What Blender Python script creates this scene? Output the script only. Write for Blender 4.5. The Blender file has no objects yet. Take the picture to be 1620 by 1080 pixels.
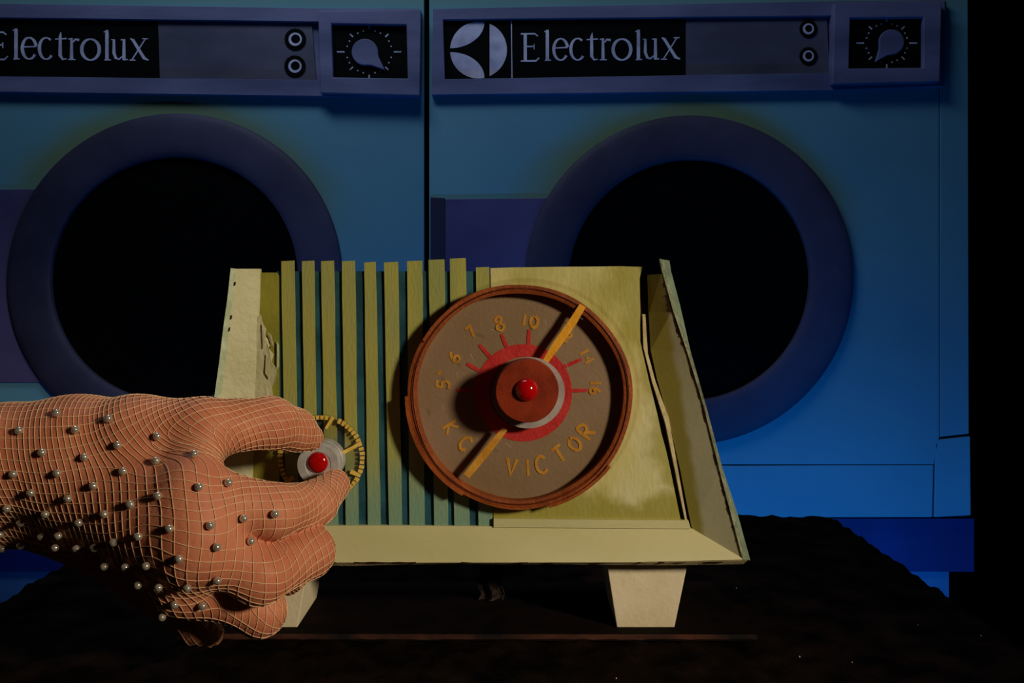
import bpy, math, random
import numpy as np
from mathutils import Vector
from mathutils.bvhtree import BVHTree
random.seed(7); rng = np.random.default_rng(7)
C = bpy.context.scene.collection
sc = bpy.context.scene

# ------------------------------------------------------------------ camera, light, exposure
F = 1575.0; DC = 0.4725; ZC = 0.1593; HX, HY = 810.0, 470.0
cam = bpy.data.cameras.new('camera'); camo = bpy.data.objects.new('camera', cam); C.objects.link(camo)
camo.location = (0, -DC, ZC); camo.rotation_euler = (math.pi/2, 0, 0)
cam.sensor_width = 36; cam.lens = 36*F/1620; cam.shift_y = -70/1620; cam.clip_start = 0.01
sc.camera = camo
sc.view_settings.view_transform = 'Standard'; sc.view_settings.look = 'None'
sc.view_settings.gamma = 1; sc.view_settings.use_curve_mapping = False; sc.view_settings.exposure = 0
w = bpy.data.worlds.new('world'); sc.world = w; w.use_nodes = True
w.node_tree.nodes['Background'].inputs[0].default_value = (0.8, 0.75, 0.9, 1)
w.node_tree.nodes['Background'].inputs[1].default_value = 0.0025

def aim(o, target):
    o.rotation_euler = (Vector(target)-o.location).to_track_quat('-Z', 'Y').to_euler()
def spot(name, loc, target, power, col, half, blend, soft):
    l = bpy.data.lights.new(name, 'SPOT'); l.energy = power; l.color = col
    l.spot_size = math.radians(2*half); l.spot_blend = blend; l.shadow_soft_size = soft
    o = bpy.data.objects.new(name, l); C.objects.link(o); o.location = loc; aim(o, target); return o
def area(name, loc, target, power, col, sx, sy):
    l = bpy.data.lights.new(name, 'AREA'); l.shape = 'RECTANGLE'; l.size = sx; l.size_y = sy
    l.energy = power; l.color = col
    o = bpy.data.objects.new(name, l); C.objects.link(o); o.location = loc; aim(o, target); return o
# warm lamp to the right of the camera, narrow beam on the radio and the hand
spot('key_lamp', (0.80, -0.77, 0.43), (-0.075, -0.02, 0.062), 38.0, (1.0, 0.87, 0.66), 12.5, 0.6, 0.075)
# blue light on the floor behind the table washing up over the machines
area('blue_floor_light', (0.12, 0.40, -0.17), (0.12, 0.66, -0.06), 1.1, (0.012, 0.28, 1.0), 0.9, 0.06)
# weak violet wash from above on the machines
area('top_wash_light', (-0.25, 0.20, 0.95), (0.0, 0.66, 0.30), 2.2, (0.66, 0.80, 1.0), 0.5, 0.2)

def at(px, py, Y):
    d = Y+DC
    return (HX*0+(px-HX)*d/F, Y, ZC-(py-HY)*d/F)

# ------------------------------------------------------------------ materials
def lin(c):
    return tuple((v/255/12.92 if v/255 <= 0.04045 else ((v/255+0.055)/1.055)**2.4) for v in c)+(1,)
def mat(name, cols, scale=40, rough=0.6, bump=0.0, bscale=None, metal=0.0, stretch=(1,1,1), detail=4, spec=0.3, coat=0, sss=0, contrast=(0.35,0.65)):
    m = bpy.data.materials.new(name); m.use_nodes = True
    nt = m.node_tree; N = nt.nodes; L = nt.links; b = N['Principled BSDF']
    b.inputs['Roughness'].default_value = rough; b.inputs['Metallic'].default_value = metal
    b.inputs['Specular IOR Level'].default_value = spec; b.inputs['Coat Weight'].default_value = coat
    tc = N.new('ShaderNodeTexCoord'); mp = N.new('ShaderNodeMapping'); mp.inputs['Scale'].default_value = stretch
    L.new(tc.outputs['Object'], mp.inputs[0])
    nz = N.new('ShaderNodeTexNoise'); nz.inputs['Scale'].default_value = scale; nz.inputs['Detail'].default_value = detail
    L.new(mp.outputs[0], nz.inputs['Vector'])
    rp = N.new('ShaderNodeValToRGB'); el = rp.color_ramp.elements
    n = len(cols); a, z = contrast
    for i, c in enumerate(cols):
        p = a+(z-a)*(i/max(1, n-1))
        e = el[i] if i < 2 else el.new(p)
        e.position = p; e.color = lin(c)
    if n == 1: el[1].color = lin(cols[0]); el[1].position = z
    L.new(nz.outputs[0], rp.inputs[0]); L.new(rp.outputs[0], b.inputs['Base Color'])
    if bump:
        n2 = N.new('ShaderNodeTexNoise'); n2.inputs['Scale'].default_value = bscale or scale*6; n2.inputs['Detail'].default_value = 5
        L.new(mp.outputs[0], n2.inputs['Vector'])
        bp = N.new('ShaderNodeBump'); bp.inputs['Strength'].default_value = bump; bp.inputs['Distance'].default_value = 0.001
        L.new(n2.outputs[0], bp.inputs['Height']); L.new(bp.outputs[0], b.inputs['Normal'])
    if sss:
        b.inputs['Subsurface Weight'].default_value = sss
        b.inputs['Subsurface Radius'].default_value = (0.004, 0.0015, 0.0008)
        b.inputs['Subsurface Scale'].default_value = 1.0
    m['ramp'] = rp.name
    return m
def mixin(m, col, fac_builder):
    """blend a second paint colour over the base by a mask built from nodes"""
    nt = m.node_tree; N = nt.nodes; L = nt.links; b = N['Principled BSDF']
    src = b.inputs['Base Color'].links[0].from_socket
    mx = N.new('ShaderNodeMix'); mx.data_type = 'RGBA'
    L.new(src, mx.inputs[6]); mx.inputs[7].default_value = lin(col)
    L.new(fac_builder(N, L), mx.inputs[0]); L.new(mx.outputs[2], b.inputs['Base Color'])
def maprange(N, L, sock, a, b_, c=0.0, d=1.0, smooth=True):
    r = N.new('ShaderNodeMapRange'); r.interpolation_type = 'SMOOTHSTEP' if smooth else 'LINEAR'
    for i, v in zip((1, 2, 3, 4), (a, b_, c, d)): r.inputs[i].default_value = v
    L.new(sock, r.inputs[0]); return r.outputs[0]
def mth(N, L, op, a, b_):
    n = N.new('ShaderNodeMath'); n.operation = op
    for i, v in enumerate((a, b_)):
        if isinstance(v, (int, float)): n.inputs[i].default_value = v
        else: L.new(v, n.inputs[i])
    return n.outputs[0]

# ------------------------------------------------------------------ mesh helpers
class MB:
    def __init__(s): s.v = []; s.f = []
    def add(s, v, f):
        o = len(s.v); s.v += [tuple(p) for p in v]; s.f += [tuple(i+o for i in q) for q in f]
    def prism(s, pts, Yf, Yb):                  # outline in pixels laid on the plane y=Yf, given thickness to y=Yb
        P = [at(x, y, Yf) for x, y in pts]; s.slab(P, Yb)
    def slab(s, P, Yb):
        n = len(P); v = list(P)+[(p[0], Yb, p[2]) for p in P]
        f = [tuple(range(n)), tuple(range(2*n-1, n-1, -1))]+[(i, i+n, (i+1) % n+n, (i+1) % n) for i in range(n)]
        s.add(v, f)
    def loft(s, front, back):                   # two matching outlines in space
        n = len(front); f = [tuple(range(n)), tuple(range(2*n-1, n-1, -1))]+[(i, i+n, (i+1) % n+n, (i+1) % n) for i in range(n)]
        s.add(list(front)+list(back), f)
    def box(s, a, b):
        x0, y0, z0 = a; x1, y1, z1 = b
        s.loft([(x0,y0,z0),(x1,y0,z0),(x1,y0,z1),(x0,y0,z1)], [(x0,y1,z0),(x1,y1,z0),(x1,y1,z1),(x0,y1,z1)])
    def frame(s, outer, inner, Yf, Yb, Yi=None):  # ring between two outlines of the same count
        n = len(outer); Yi = Yf if Yi is None else Yi
        A = [at(x, y, Yf) for x, y in outer]; B = [at(x, y, Yi) for x, y in inner]
        A2 = [(p[0], Yb, p[2]) for p in A]; B2 = [(p[0], Yb, p[2]) for p in B]
        v = A+B+A2+B2; f = []
        for i in range(n):
            j = (i+1) % n
            f += [(i, j, n+j, n+i), (2*n+i, i+0, j, 2*n+j)[::-1], (n+i, n+j, 3*n+j, 3*n+i), (2*n+j, 2*n+i, 3*n+i, 3*n+j)[::-1]]
        s.add(v, f)
    def lathe(s, c, prof, seg=48, wob=None):    # axis along -y; prof = [(radius, y), ...]
        n = len(prof); v = []; f = []
        for k in range(seg):
            t = 2*math.pi*k/seg; q = wob(t) if wob else 1
            for r, y in prof: v.append((c[0]+r*q*math.cos(t), y, c[2]+r*q*math.sin(t)))
        for k in range(seg):
            for i in range(n-1):
                a = k*n+i; b = ((k+1) % seg)*n+i
                f.append((a, b, b+1, a+1))
        if prof[0][0] > 1e-6: pass
        s.add(v, f)
    def ribbon(s, pts, Yf, Yb):                 # painted stroke: (px, py, width px), with a little body
        n = len(pts); Lp = []; Rp = []
        for i in range(n):
            a = pts[max(0, i-1)]; b = pts[min(n-1, i+1)]
            dx, dy = b[0]-a[0], b[1]-a[1]; l = math.hypot(dx, dy) or 1
            nx, ny = -dy/l, dx/l; h = pts[i][2]/2
            Lp.append((pts[i][0]+nx*h, pts[i][1]+ny*h)); Rp.append((pts[i][0]-nx*h, pts[i][1]-ny*h))
        v = [at(*p, Yf-1.2e-5*i) for i, p in enumerate(Lp)]+[at(*p, Yf-1.2e-5*i) for i, p in enumerate(Rp)]
        v += [(p[0], Yb, p[2]) for p in v]
        f = [(0, n, 3*n, 2*n)[::-1], (n-1, 2*n-1, 4*n-1, 3*n-1)]
        for i in range(n-1):
            f += [(i, i+1, n+i+1, n+i), (i, 2*n+i, 2*n+i+1, i+1), (n+i, n+i+1, 3*n+i+1, 3*n+i)]
        s.add(v, f)
def obj(name, mb, m, parent=None, smooth=False, bevel=0, loc=None):
    me = bpy.data.meshes.new(name); org = Vector((0, 0, 0))
    p = parent
    while p is not None: org += p.location; p = p.parent
    own = Vector(loc)-org if loc is not None else Vector((0, 0, 0))
    sh = org+own
    me.from_pydata([(x-sh.x, y-sh.y, z-sh.z) for x, y, z in mb.v], [], mb.f)
    import bmesh
    bm = bmesh.new(); bm.from_mesh(me); bmesh.ops.recalc_face_normals(bm, faces=bm.faces); bm.to_mesh(me); bm.free()
    if smooth:
        for q in me.polygons: q.use_smooth = True
    me.materials.append(m)
    o = bpy.data.objects.new(name, me); C.objects.link(o); o.location = own
    if parent: o.parent = parent
    if smooth and smooth != 'all':
        md = o.modifiers.new('edge', 'EDGE_SPLIT'); md.split_angle = math.radians(40)
    if bevel:
        md = o.modifiers.new('bevel', 'BEVEL'); md.width = bevel; md.segments = 2; md.limit_method = 'ANGLE'
    return o
def tag(o, label=None, cat=None, group=None, kind=None):
    for k, v in (('label', label), ('category', cat), ('group', group), ('kind', kind)):
        if v: o[k] = v
    return o
def empty(name, loc, label, cat, group=None):
    o = bpy.data.objects.new(name, None); C.objects.link(o); o.location = loc; o.empty_display_size = 0.02
    return tag(o, label, cat, group)
def wobble_line(a, b, n, amp):                  # hand-cut edge
    out = []
    for i in range(n+1):
        t = i/n; j = amp if 0 < i < n else 0
        out.append((a[0]+(b[0]-a[0])*t+random.uniform(-j, j), a[1]+(b[1]-a[1])*t+random.uniform(-j, j)))
    return out
def circle(cx, cy, r, n=48, a0=0, a1=360, ry=None):
    full = abs(a1-a0) >= 360; m = n if full else n+1
    return [(cx+r*math.cos(math.radians(a0+(a1-a0)*i/n)), cy-(ry or r)*math.sin(math.radians(a0+(a1-a0)*i/n))) for i in range(m)]

# ------------------------------------------------------------------ palette
M = {}
M['black_room'] = mat('black_drape', [(6,6,7),(10,10,12)], 8, 0.95, spec=0.02)
M['cloth'] = mat('black_pile_cloth', [(3,2,2),(29,19,14)], 45, 0.95, 0.6, 700, spec=0.03)
M['board'] = mat('dark_board', [(14,9,7),(26,16,12)], 60, 0.9, spec=0.05)
M['board_edge'] = mat('worn_board_edge', [(10,6,5),(84,44,28)], 30, 0.8, 0.3)
M['teal_body'] = None
M['violet'] = mat('violet_grey_paint', [(82,86,120),(116,118,154)], 14, 0.6, 0.15, 200, stretch=(0.4,1,1.5))
M['ring'] = mat('violet_ring_paint', [(46,44,66),(74,72,98)], 6, 0.6, 0.1, 200)
M['hinge'] = mat('violet_hinge_paint', [(74,66,108),(92,84,128)], 9, 0.65, 0.1, 200)
M['hinge_dark'] = mat('dark_violet_hinge_edge', [(40,38,62),(52,48,76)], 9, 0.65)
M['hole'] = mat('black_opening', [(3,3,4),(5,5,6)], 20, 0.9, spec=0.05)
M['plate'] = mat('black_name_plate', [(5,5,6),(9,8,9)], 30, 0.8, spec=0.08)
M['display'] = mat('grey_display_paint', [(62,64,84),(88,88,108)], 18, 0.6, 0.1, 200, stretch=(0.5,1,1))
M['letter'] = mat('pale_lettering', [(168,166,192),(206,204,226)], 60, 0.6)
M['kick'] = mat('navy_kick_board', [(24,34,92),(34,46,112)], 10, 0.6)
M['plinth'] = mat('blue_plinth', [(70,112,150),(86,128,168)], 10, 0.6)
M['seam'] = mat('dark_seam', [(12,20,30),(20,30,42)], 20, 0.8)
# radio
M['slat'] = mat('olive_slat_paint', [(148,152,86),(170,164,80),(152,156,98)], 30, 0.55, 0.25, 900, stretch=(1,1,0.25))
M['backing'] = mat('teal_backing_paint', [(24,62,74),(44,92,104)], 60, 0.5, 0.2, 500)
M['panel'] = mat('yellow_green_panel_paint', [(168,160,74),(204,194,126),(214,206,158)], 26, 0.5, 0.25, 500, stretch=(1,1,0.45))
M['olive'] = mat('olive_panel_paint', [(126,122,36),(160,152,60)], 40, 0.45, 0.3, 400)
M['bezel'] = mat('cream_green_bezel_paint', [(196,188,134),(216,206,160)], 18, 0.55, 0.2, 500, stretch=(0.4,1,1))
M['bezel_left'] = mat('pale_crackled_bezel_paint', [(186,182,136),(214,206,168)], 30, 0.55, 0.7, 300)
M['bezel_right'] = mat('grey_green_bezel_paint', [(176,168,132),(190,184,148)], 20, 0.55, 0.08, 500)
M['rim'] = mat('pale_green_rim_paint', [(170,184,146),(206,212,178)], 120, 0.6, 0.5, 500)
M['side'] = mat('grey_green_side_paint', [(96,112,92),(124,138,114)], 80, 0.7, 0.3, 400)
M['card'] = mat('bare_card_edge', [(190,170,120),(218,200,154)], 150, 0.8, 0.4, 800)
M['gap'] = mat('dark_gap', [(30,14,8),(44,22,12)], 60, 0.9, spec=0.05)
M['shell'] = mat('dark_shell', [(26,28,20),(40,40,30)], 30, 0.8, spec=0.1)
M['foot'] = mat('cream_foot_paint', [(222,202,162),(238,222,188)], 30, 0.6, 0.2, 400)
M['brown'] = mat('copper_brown_card', [(130,58,18),(166,84,34)], 60, 0.55, 0.5, 500, stretch=(1,0.2,1))
M['brown_dark'] = mat('dark_brown_card', [(70,24,10),(98,40,18)], 60, 0.6, 0.3, 500)
M['taupe'] = mat('taupe_dial_paint', [(142,116,84),(158,130,104)], 20, 0.6, 0.2, 700)
M['red'] = mat('red_paint', [(196,40,40),(214,62,58)], 60, 0.5, 0.4, 500)
M['ochre'] = mat('ochre_paint', [(196,130,36),(220,160,60)], 120, 0.5, 0.2, 900)
M['needle'] = mat('yellow_ochre_needle', [(226,150,24),(240,172,46)], 120, 0.5, 0.3, 700)
M['tick'] = mat('yellow_tick_paint', [(226,180,70),(240,200,98)], 150, 0.5, 0.3, 900)
M['knob'] = mat('red_brown_wood', [(118,34,10),(146,50,18)], 90, 0.45, 0.15, 900, stretch=(1,0.3,1))
M['grey'] = mat('grey_washer', [(150,138,132),(176,164,156)], 90, 0.6, 0.2)
M['stud'] = mat('glossy_red_stud', [(176,4,8),(190,8,12)], 30, 0.12, spec=0.5, coat=0.6)
M['silver'] = mat('brushed_aluminium', [(190,186,182),(214,210,206)], 200, 0.42, 0.05, 900, metal=0.35)
M['skin'] = mat('skin', [(190,112,80),(206,130,96)], 60, 0.5, 0.25, 700, spec=0.15, sss=0.10)
M['thread'] = mat('beige_net_thread', [(226,176,132),(236,194,152)], 200, 0.6)
M['pearl'] = mat('silvery_pearl', [(200,186,166),(220,206,186)], 60, 0.14, metal=0.6, spec=0.6, coat=0.8)
M['scrap'] = mat('brown_woven_scrap', [(18,11,9),(70,54,46)], 500, 0.9)
M['lint'] = mat('pale_lint', [(200,190,170),(230,220,200)], 100, 0.9)
def clear(name, tint, gl):
    m = bpy.data.materials.new(name); m.use_nodes = True; N = m.node_tree.nodes; L = m.node_tree.links
    N.remove(N['Principled BSDF'])
    t = N.new('ShaderNodeBsdfTransparent'); t.inputs[0].default_value = tint
    g = N.new('ShaderNodeBsdfGlossy'); g.inputs['Roughness'].default_value = 0.12
    mx = N.new('ShaderNodeMixShader'); mul = N.new('ShaderNodeMath'); mul.operation = 'MULTIPLY'; mul.inputs[1].default_value = gl
    mul.inputs[0].default_value = 0.06; L.new(mul.outputs[0], mx.inputs[0]); L.new(t.outputs[0], mx.inputs[1]); L.new(g.outputs[0], mx.inputs[2])
    L.new(mx.outputs[0], N['Material Output'].inputs[0]); return m
M['acetate'] = clear('clear_acetate', (0.95, 0.94, 0.92, 1), 0.6)

# ------------------------------------------------------------------ the setting
YW = 0.64                      # front of the machines
FZ = -0.45
b = MB(); b.box((-1.6, -1.0, FZ-0.02), (1.6, 1.4, FZ)); tag(obj('floor', b, M['black_room']), kind='structure')
b = MB(); nb = 60; fr = []; bk = []
v = []; f = []
for i in range(nb+1):
    x = -1.6+3.2*i/nb; y = 1.30+0.025*math.sin(i*1.9)+0.01*math.sin(i*0.7)
    v += [(x, y, FZ), (x, y, 1.5), (x, y+0.01, FZ), (x, y+0.01, 1.5)]
for i in range(nb):
    a = 4*i; f += [(a, a+4, a+5, a+1), (a+2, a+3, a+7, a+6), (a+1, a+5, a+7, a+3)]
b.add(v, f); tag(obj('wall_back', b, M['black_room'], smooth='all'), kind='structure')

# table and its black cloth
TX0, TX1, TY0, TY1 = -0.275, 0.239, -0.17, 0.268
tb = empty('table', (0, 0.05, FZ), 'low square table hidden under the black cloth, in front of the machines', 'table')
b = MB(); b.box((TX0+0.004, TY0+0.004, -0.026), (TX1-0.004, TY1-0.004, -0.008)); obj('tabletop', b, M['board'], tb)
for x in (TX0+0.03, TX1-0.03):
    for y in (TY0+0.03, TY1-0.03):
        b = MB(); b.box((x-0.015, y-0.015, FZ), (x+0.015, y+0.015, -0.026)); obj('leg', b, M['board'], tb)
def hmap(x, y): 
    return 0.0011*(math.sin(x*310+1.3*math.sin(y*170))*math.sin(y*260+x*90)+0.6*math.sin(x*700+y*530)*math.sin(y*640-x*210))
nx, ny = 130, 110; v = []; f = []
# the cloth: top grid plus a skirt that hangs down with soft folds
for j in range(ny+1):
    for i in range(nx+1):
        u = i/nx; t = j/ny
        sx = (u-0.5)*2; sy = (t-0.5)*2
        ex = 0.90; ey = 0.88
        cx = max(-1, min(1, sx/ex)); cy = max(-1, min(1, sy/ey))
        x = TX0+(TX1-TX0)*(cx+1)/2; y = TY0+(TY1-TY0)*(cy+1)/2
        drop = max(0, abs(sx)-ex)/(1-ex)*0.40+max(0, abs(sy)-ey)/(1-ey)*0.40
        drop = min(drop, 0.40)
        z = -0.0035+hmap(x, y)
        if drop > 0:
            fold = 0.010*math.sin(x*55+y*48)*min(1, drop/0.15)
            x += (1 if sx > 0 else -1)*(abs(fold)+0.003)*(abs(sx) > ex); y += (1 if sy > 0 else -1)*(abs(fold)+0.003)*(abs(sy) > ey)
            z -= drop
        elif y > TY1-0.012:
            z += 0.0016*max(0, math.sin(x*46+0.4))
        v.append((x, y, z))
for j in range(ny):
    for i in range(nx):
        a = j*(nx+1)+i; f.append((a, a+1, a+nx+2, a+nx+1))
b = MB(); b.add(v, f)
cloth = tag(obj('tablecloth', b, M['cloth'], smooth='all'), 'black fuzzy cloth draped over the low table under the radio', 'tablecloth')
cloth.modifiers.new('thick', 'SOLIDIFY').thickness = 0.0012
b = MB()
for px, py in [(1165,928),(1452,986),(1265,1036),(1348,1045),(1552,1003),(975,1070),(930,938),(600,980)]:
    d = (ZC-(-0.0015))*F/(py-HY); x = (px-HX)*d/F; y = d-DC; s = random.uniform(0.0001, 0.00022)
    if py < 960 or True: b.box((x-s, y-s, -0.0024), (x+s*1.6, y+s, -0.0019))
tag(obj('lint', b, M['lint'], cloth), kind='stuff')

bd = MB(); xl, xr = -0.158, 0.1155
pts = [(xl, -0.002, -0.0), (xr, -0.003, 0.0), (xr-0.004, 0.085, 0.0), (xl, 0.085, 0.0)]
bd.loft(pts, [(p[0], p[1], -0.0028) for p in pts])
bo = tag(obj('base_board', bd, M['board'], loc=(0, 0.04, -0.0028)), 'thin dark board with a worn brown edge beneath the radio feet', 'board')
b = MB(); v = []; f = []
for i in range(61):
    x = xl+(xr-xl)*i/60; y = -0.002-0.001*i/60; h = 0.0006*random.random()
    v += [(x, y-0.0005, -0.0022+h), (x, y-0.0006, -0.0001-h*0.6), (x, y+0.0003, 0.0002), (x, y+0.0003, -0.0022)]
for i in range(60):
    a = 4*i
    for k in range(4): f.append((a+k, a+4+k, a+4+(k+1) % 4, a+(k+1) % 4))
f += [(0, 1, 2, 3), (243, 242, 241, 240)]
b.add(v, f); tag(obj('worn_edge', b, M['board_edge'], bo), 'worn reddish-brown front edge of the board')

# ------------------------------------------------------------------ washing machines
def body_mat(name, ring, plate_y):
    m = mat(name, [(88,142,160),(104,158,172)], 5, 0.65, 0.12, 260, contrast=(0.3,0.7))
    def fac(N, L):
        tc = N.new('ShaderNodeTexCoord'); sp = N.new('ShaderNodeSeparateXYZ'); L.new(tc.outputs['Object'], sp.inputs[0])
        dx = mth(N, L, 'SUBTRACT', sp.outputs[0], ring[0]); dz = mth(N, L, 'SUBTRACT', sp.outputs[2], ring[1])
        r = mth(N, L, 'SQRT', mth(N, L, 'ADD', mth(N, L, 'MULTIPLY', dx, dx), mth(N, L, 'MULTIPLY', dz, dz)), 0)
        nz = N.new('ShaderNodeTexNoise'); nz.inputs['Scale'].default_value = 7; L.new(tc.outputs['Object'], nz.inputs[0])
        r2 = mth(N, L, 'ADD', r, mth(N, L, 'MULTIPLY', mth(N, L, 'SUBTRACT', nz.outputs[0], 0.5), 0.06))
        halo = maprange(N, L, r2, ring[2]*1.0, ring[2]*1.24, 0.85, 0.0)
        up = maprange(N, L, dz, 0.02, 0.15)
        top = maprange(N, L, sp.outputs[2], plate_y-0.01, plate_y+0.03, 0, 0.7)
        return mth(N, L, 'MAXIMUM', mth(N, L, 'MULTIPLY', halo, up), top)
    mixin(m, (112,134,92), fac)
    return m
def washer(dx, label, W):
    """all numbers are measured on the front plane; W carries what differs between the two"""
    Z = YW
    x0, x1 = W['x0'], W['x1']
    base = at((x0+x1)/2, 470, Z)
    root = empty('washing_machine', (base[0], Z+0.2, FZ), label, 'washing machine')
    rc = at(W['ring'][0], W['ring'][1], Z); R = W['ring'][2]*(Z+DC)/F; Ri = W['hole']*(Z+DC)/F
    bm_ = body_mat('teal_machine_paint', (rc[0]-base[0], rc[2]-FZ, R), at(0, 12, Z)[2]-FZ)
    ytop = -190; yk = 819
    # carcass behind the front skins
    b = MB(); P = [at(x0+3, yk-2, Z+0.006), at(x1-3, yk-2, Z+0.006), at(x1-3, ytop+3, Z+0.006), at(x0+3, ytop+3, Z+0.006)]
    b.slab(P, Z+0.40); obj('carcass', b, M['seam'], root)
    yl = 735; xs = x1-48 if W['seam'] else x1-6
    def skin(name, pts, th=0.006, m=None):
        bb = MB(); bb.prism(pts, Z, Z+th+0.002); return obj(name, bb, m or bm_, root, bevel=0.0008)
    skin('front_panel', [(x0, yl-0.4), (xs-7, yl-0.6), (xs+W['sg'], 691), (xs+W['sg'], ytop), (x0, ytop)])
    if W['seam']: skin('side_strip', [(xs+2.2, 691), (x1, 686), (x1-2, ytop), (xs+2.2, ytop)])
    skin('lower_panel', [(x0, yk), (xs-10, yk-1), (xs-8, yl+0.4), (x0+(xs-x0)*0.8, yl+0.6), (x0+(xs-x0)*0.6, yl+1.6), (x0+(xs-x0)*0.5, yl+0.4), (x0, yl+0.6)])
    if W['seam']: skin('corner_block', [(xs-7, yk-1), (x1+min(3, W['kx']), yk-4), (x1+min(2, W['kx']), 690), (xs+1, 695), (xs-5, 703)])
    # kick board and plinth
    b = MB(); b.slab([at(x0+2, yk+1, Z+0.012), at(x1+W['kx'], yk+1, Z+0.012), at(x1+W['kx'], 904, Z+0.012), at(x0+2, 904, Z+0.012)], Z+0.30)
    obj('kick_board', b, M['kick'], root)
    zb = at(0, 904, Z+0.012)[2]; xa = at(x0+6, 0, Z)[0]; xb = at(x1-22, 0, Z)[0]
    b = MB(); b.box((xa, Z+0.016, FZ), (xb, Z+0.35, zb)); obj('plinth', b, M['plinth'], root)
    # door ring, opening, hinge plate
    b = MB(); d = R-Ri; pr = []
    for k in range(13):
        a = math.pi*k/12; pr.append((Ri+d*(0.5-0.5*math.cos(a)) if True else 0, Z-0.003-0.007*math.sin(a)**0.6))
    pr = [(Ri, Z+0.004)]+pr+[(R, Z+0.004)]
    b.lathe(rc, pr, 96, wob=W['wob']); obj('door_ring', b, M['ring'], root, smooth=True)
    b = MB(); b.lathe(rc, [(Ri*1.02, Z-0.0012), (Ri*0.9, Z-0.0014), (Ri*0.5, Z-0.0016), (1e-5, Z-0.0016)], 64, wob=W['wob']); obj('door_window', b, M['hole'], root, smooth='all')
    h = W['hinge']; rx = W['ring'][0]
    b = MB(); b.prism([(x0+26, h[1]), (rx-200, h[1]), (rx-200, h[0]+1), (x0+26, h[0]+3)], Z-0.0035, Z+0.001); obj('hinge_plate', b, M['hinge'], root, bevel=0.0006)
    b = MB(); b.prism([(x0+2, h[1]), (x0+25, h[1]), (x0+25, h[0]+1), (x0+2, h[0])], Z-0.0025, Z+0.001); obj('hinge_edge', b, M['hinge_dark'], root, bevel=0.0006)
    # control panel
    q = W['panel']; e = W['panel_in']; YP = Z-0.010
    b = MB(); b.prism(q, Z-0.002, Z+0.001); b.frame(q, e, YP, Z, YP)
    cp = obj('control_panel', b, M['violet'], root, bevel=0.001)
    pf = Z-0.0045
    b = MB(); b.prism(W['plate'], pf, Z-0.001); obj('name_plate', b, M['plate'], cp)
    b = MB(); b.prism(W['display'], pf-0.0004, Z-0.001); obj('display_panel', b, M['display'], cp)
    for cx, cy, r in W['buttons']:
        b = MB(); b.prism(circle(cx, cy, r, 24), pf-0.0016, pf); obj('button', b, M['plate'], cp)
        b = MB(); b.frame(circle(cx, cy, r*0.62, 24), circle(cx+0.6, cy-0.4, r*0.42, 24), pf-0.0024, pf-0.0014); obj('button_ring', b, M['letter'], cp)
    # lettering
    Yl, Yk = pf-0.0010, pf+0.0002
    sl = W['slope']
    def T(px, py): return (px+dx, py+(px+dx-W['pivot'])*sl+W['ty'])
    def st(strokes, nm='letter'):
        bb = MB()
        for s in strokes: bb.ribbon([T(x, y)+(w_*0.86,) for x, y, w_ in s], Yl, Yk)
        return obj(nm, bb, M['letter'], cp)
    B_, X_, A_ = 97, 61, 48
    def bowl(cx, cy, rx_, ry_, a0, a1, wt, wl, n=20):
        out = []
        for i in range(n+1):
            a = math.radians(a0+(a1-a0)*i/n); out.append((cx+rx_*math.cos(a), cy-ry_*math.sin(a), wl+(wt-wl)*abs(math.cos(a))))
        return out
    def stem(x, top, wt=6): return [[(x-5, top+3, 1.5), (x-1, top+2, 3)], [(x, top, wt-1), (x, top+6, wt), (x, B_-3, wt), (x+0.3, B_, wt+2)], [(x-4, B_-0.8, 1.8), (x+6, B_-1, 2)]]
    st([[(831, 54, 6), (831, 96, 6)], [(824, 54, 2.5), (846, 54, 2.8), (851, 58, 2)], [(824, 97, 2.5), (848, 97, 3.2), (853, 92, 2)], [(832, 74, 2.6), (844, 74, 2.6)], [(845, 70, 1.6), (845, 79, 1.6)]])
    st(stem(866, A_))
    st([bowl(887, 79, 11, 17, 12, 325, 5.5, 2.4), [(876, 77, 2.2), (898, 76, 2.2)]])
    st([bowl(914, 79, 11, 17, 52, 320, 5.5, 2.2)])
    st([[(937, 53, 1), (936, 60, 5), (936, 90, 6), (940, 96, 3.5), (946, 95, 1.6)], [(928, 64, 2), (946, 63, 2.4)]])
    st([[(954, 62, 4), (954, 95, 6)], [(949, 96, 2), (960, 96, 2)], [(949, 64, 2), (953, 63, 2.5)], [(956, 69, 2.5), (960, 64, 3.5), (966, 65, 4.5)]])
    st([bowl(984, 80, 14, 16.5, 0, 360, 6, 2.6, 28)])
    st(stem(1010, A_+1))
    st([[(1017, 64, 1.6), (1021, 64, 4), (1021, 85, 5.5), (1024, 93, 4.5), (1029, 95, 3), (1035, 90, 2.2)], [(1037, 63, 4.5), (1037, 96, 6)], [(1032, 64, 2), (1037, 64, 2.5)], [(1036, 96, 2), (1043, 95, 2)]])
    st([[(1047, 62, 2), (1051, 64, 5), (1069, 93, 5.5), (1076, 96, 2)], [(1071, 62, 2.2), (1050, 95, 2.2)], [(1046, 96, 2), (1055, 96, 2)], [(1066, 62, 2), (1075, 62, 2)]])
    st([[(809, 33, 2.2), (809.5, 80, 1.6), (810, 124, 2.2)]], 'divider')
    ex, ey, er = 757, 79, 45
    def seg_(pts, nm):
        bb = MB(); bb.prism([T(*p) for p in pts], Yl, Yk); obj(nm, bb, M['letter'], cp)
    seg_([p for p in circle(ex, ey, er, 30, -67, 67)], 'emblem_segment')
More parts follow.
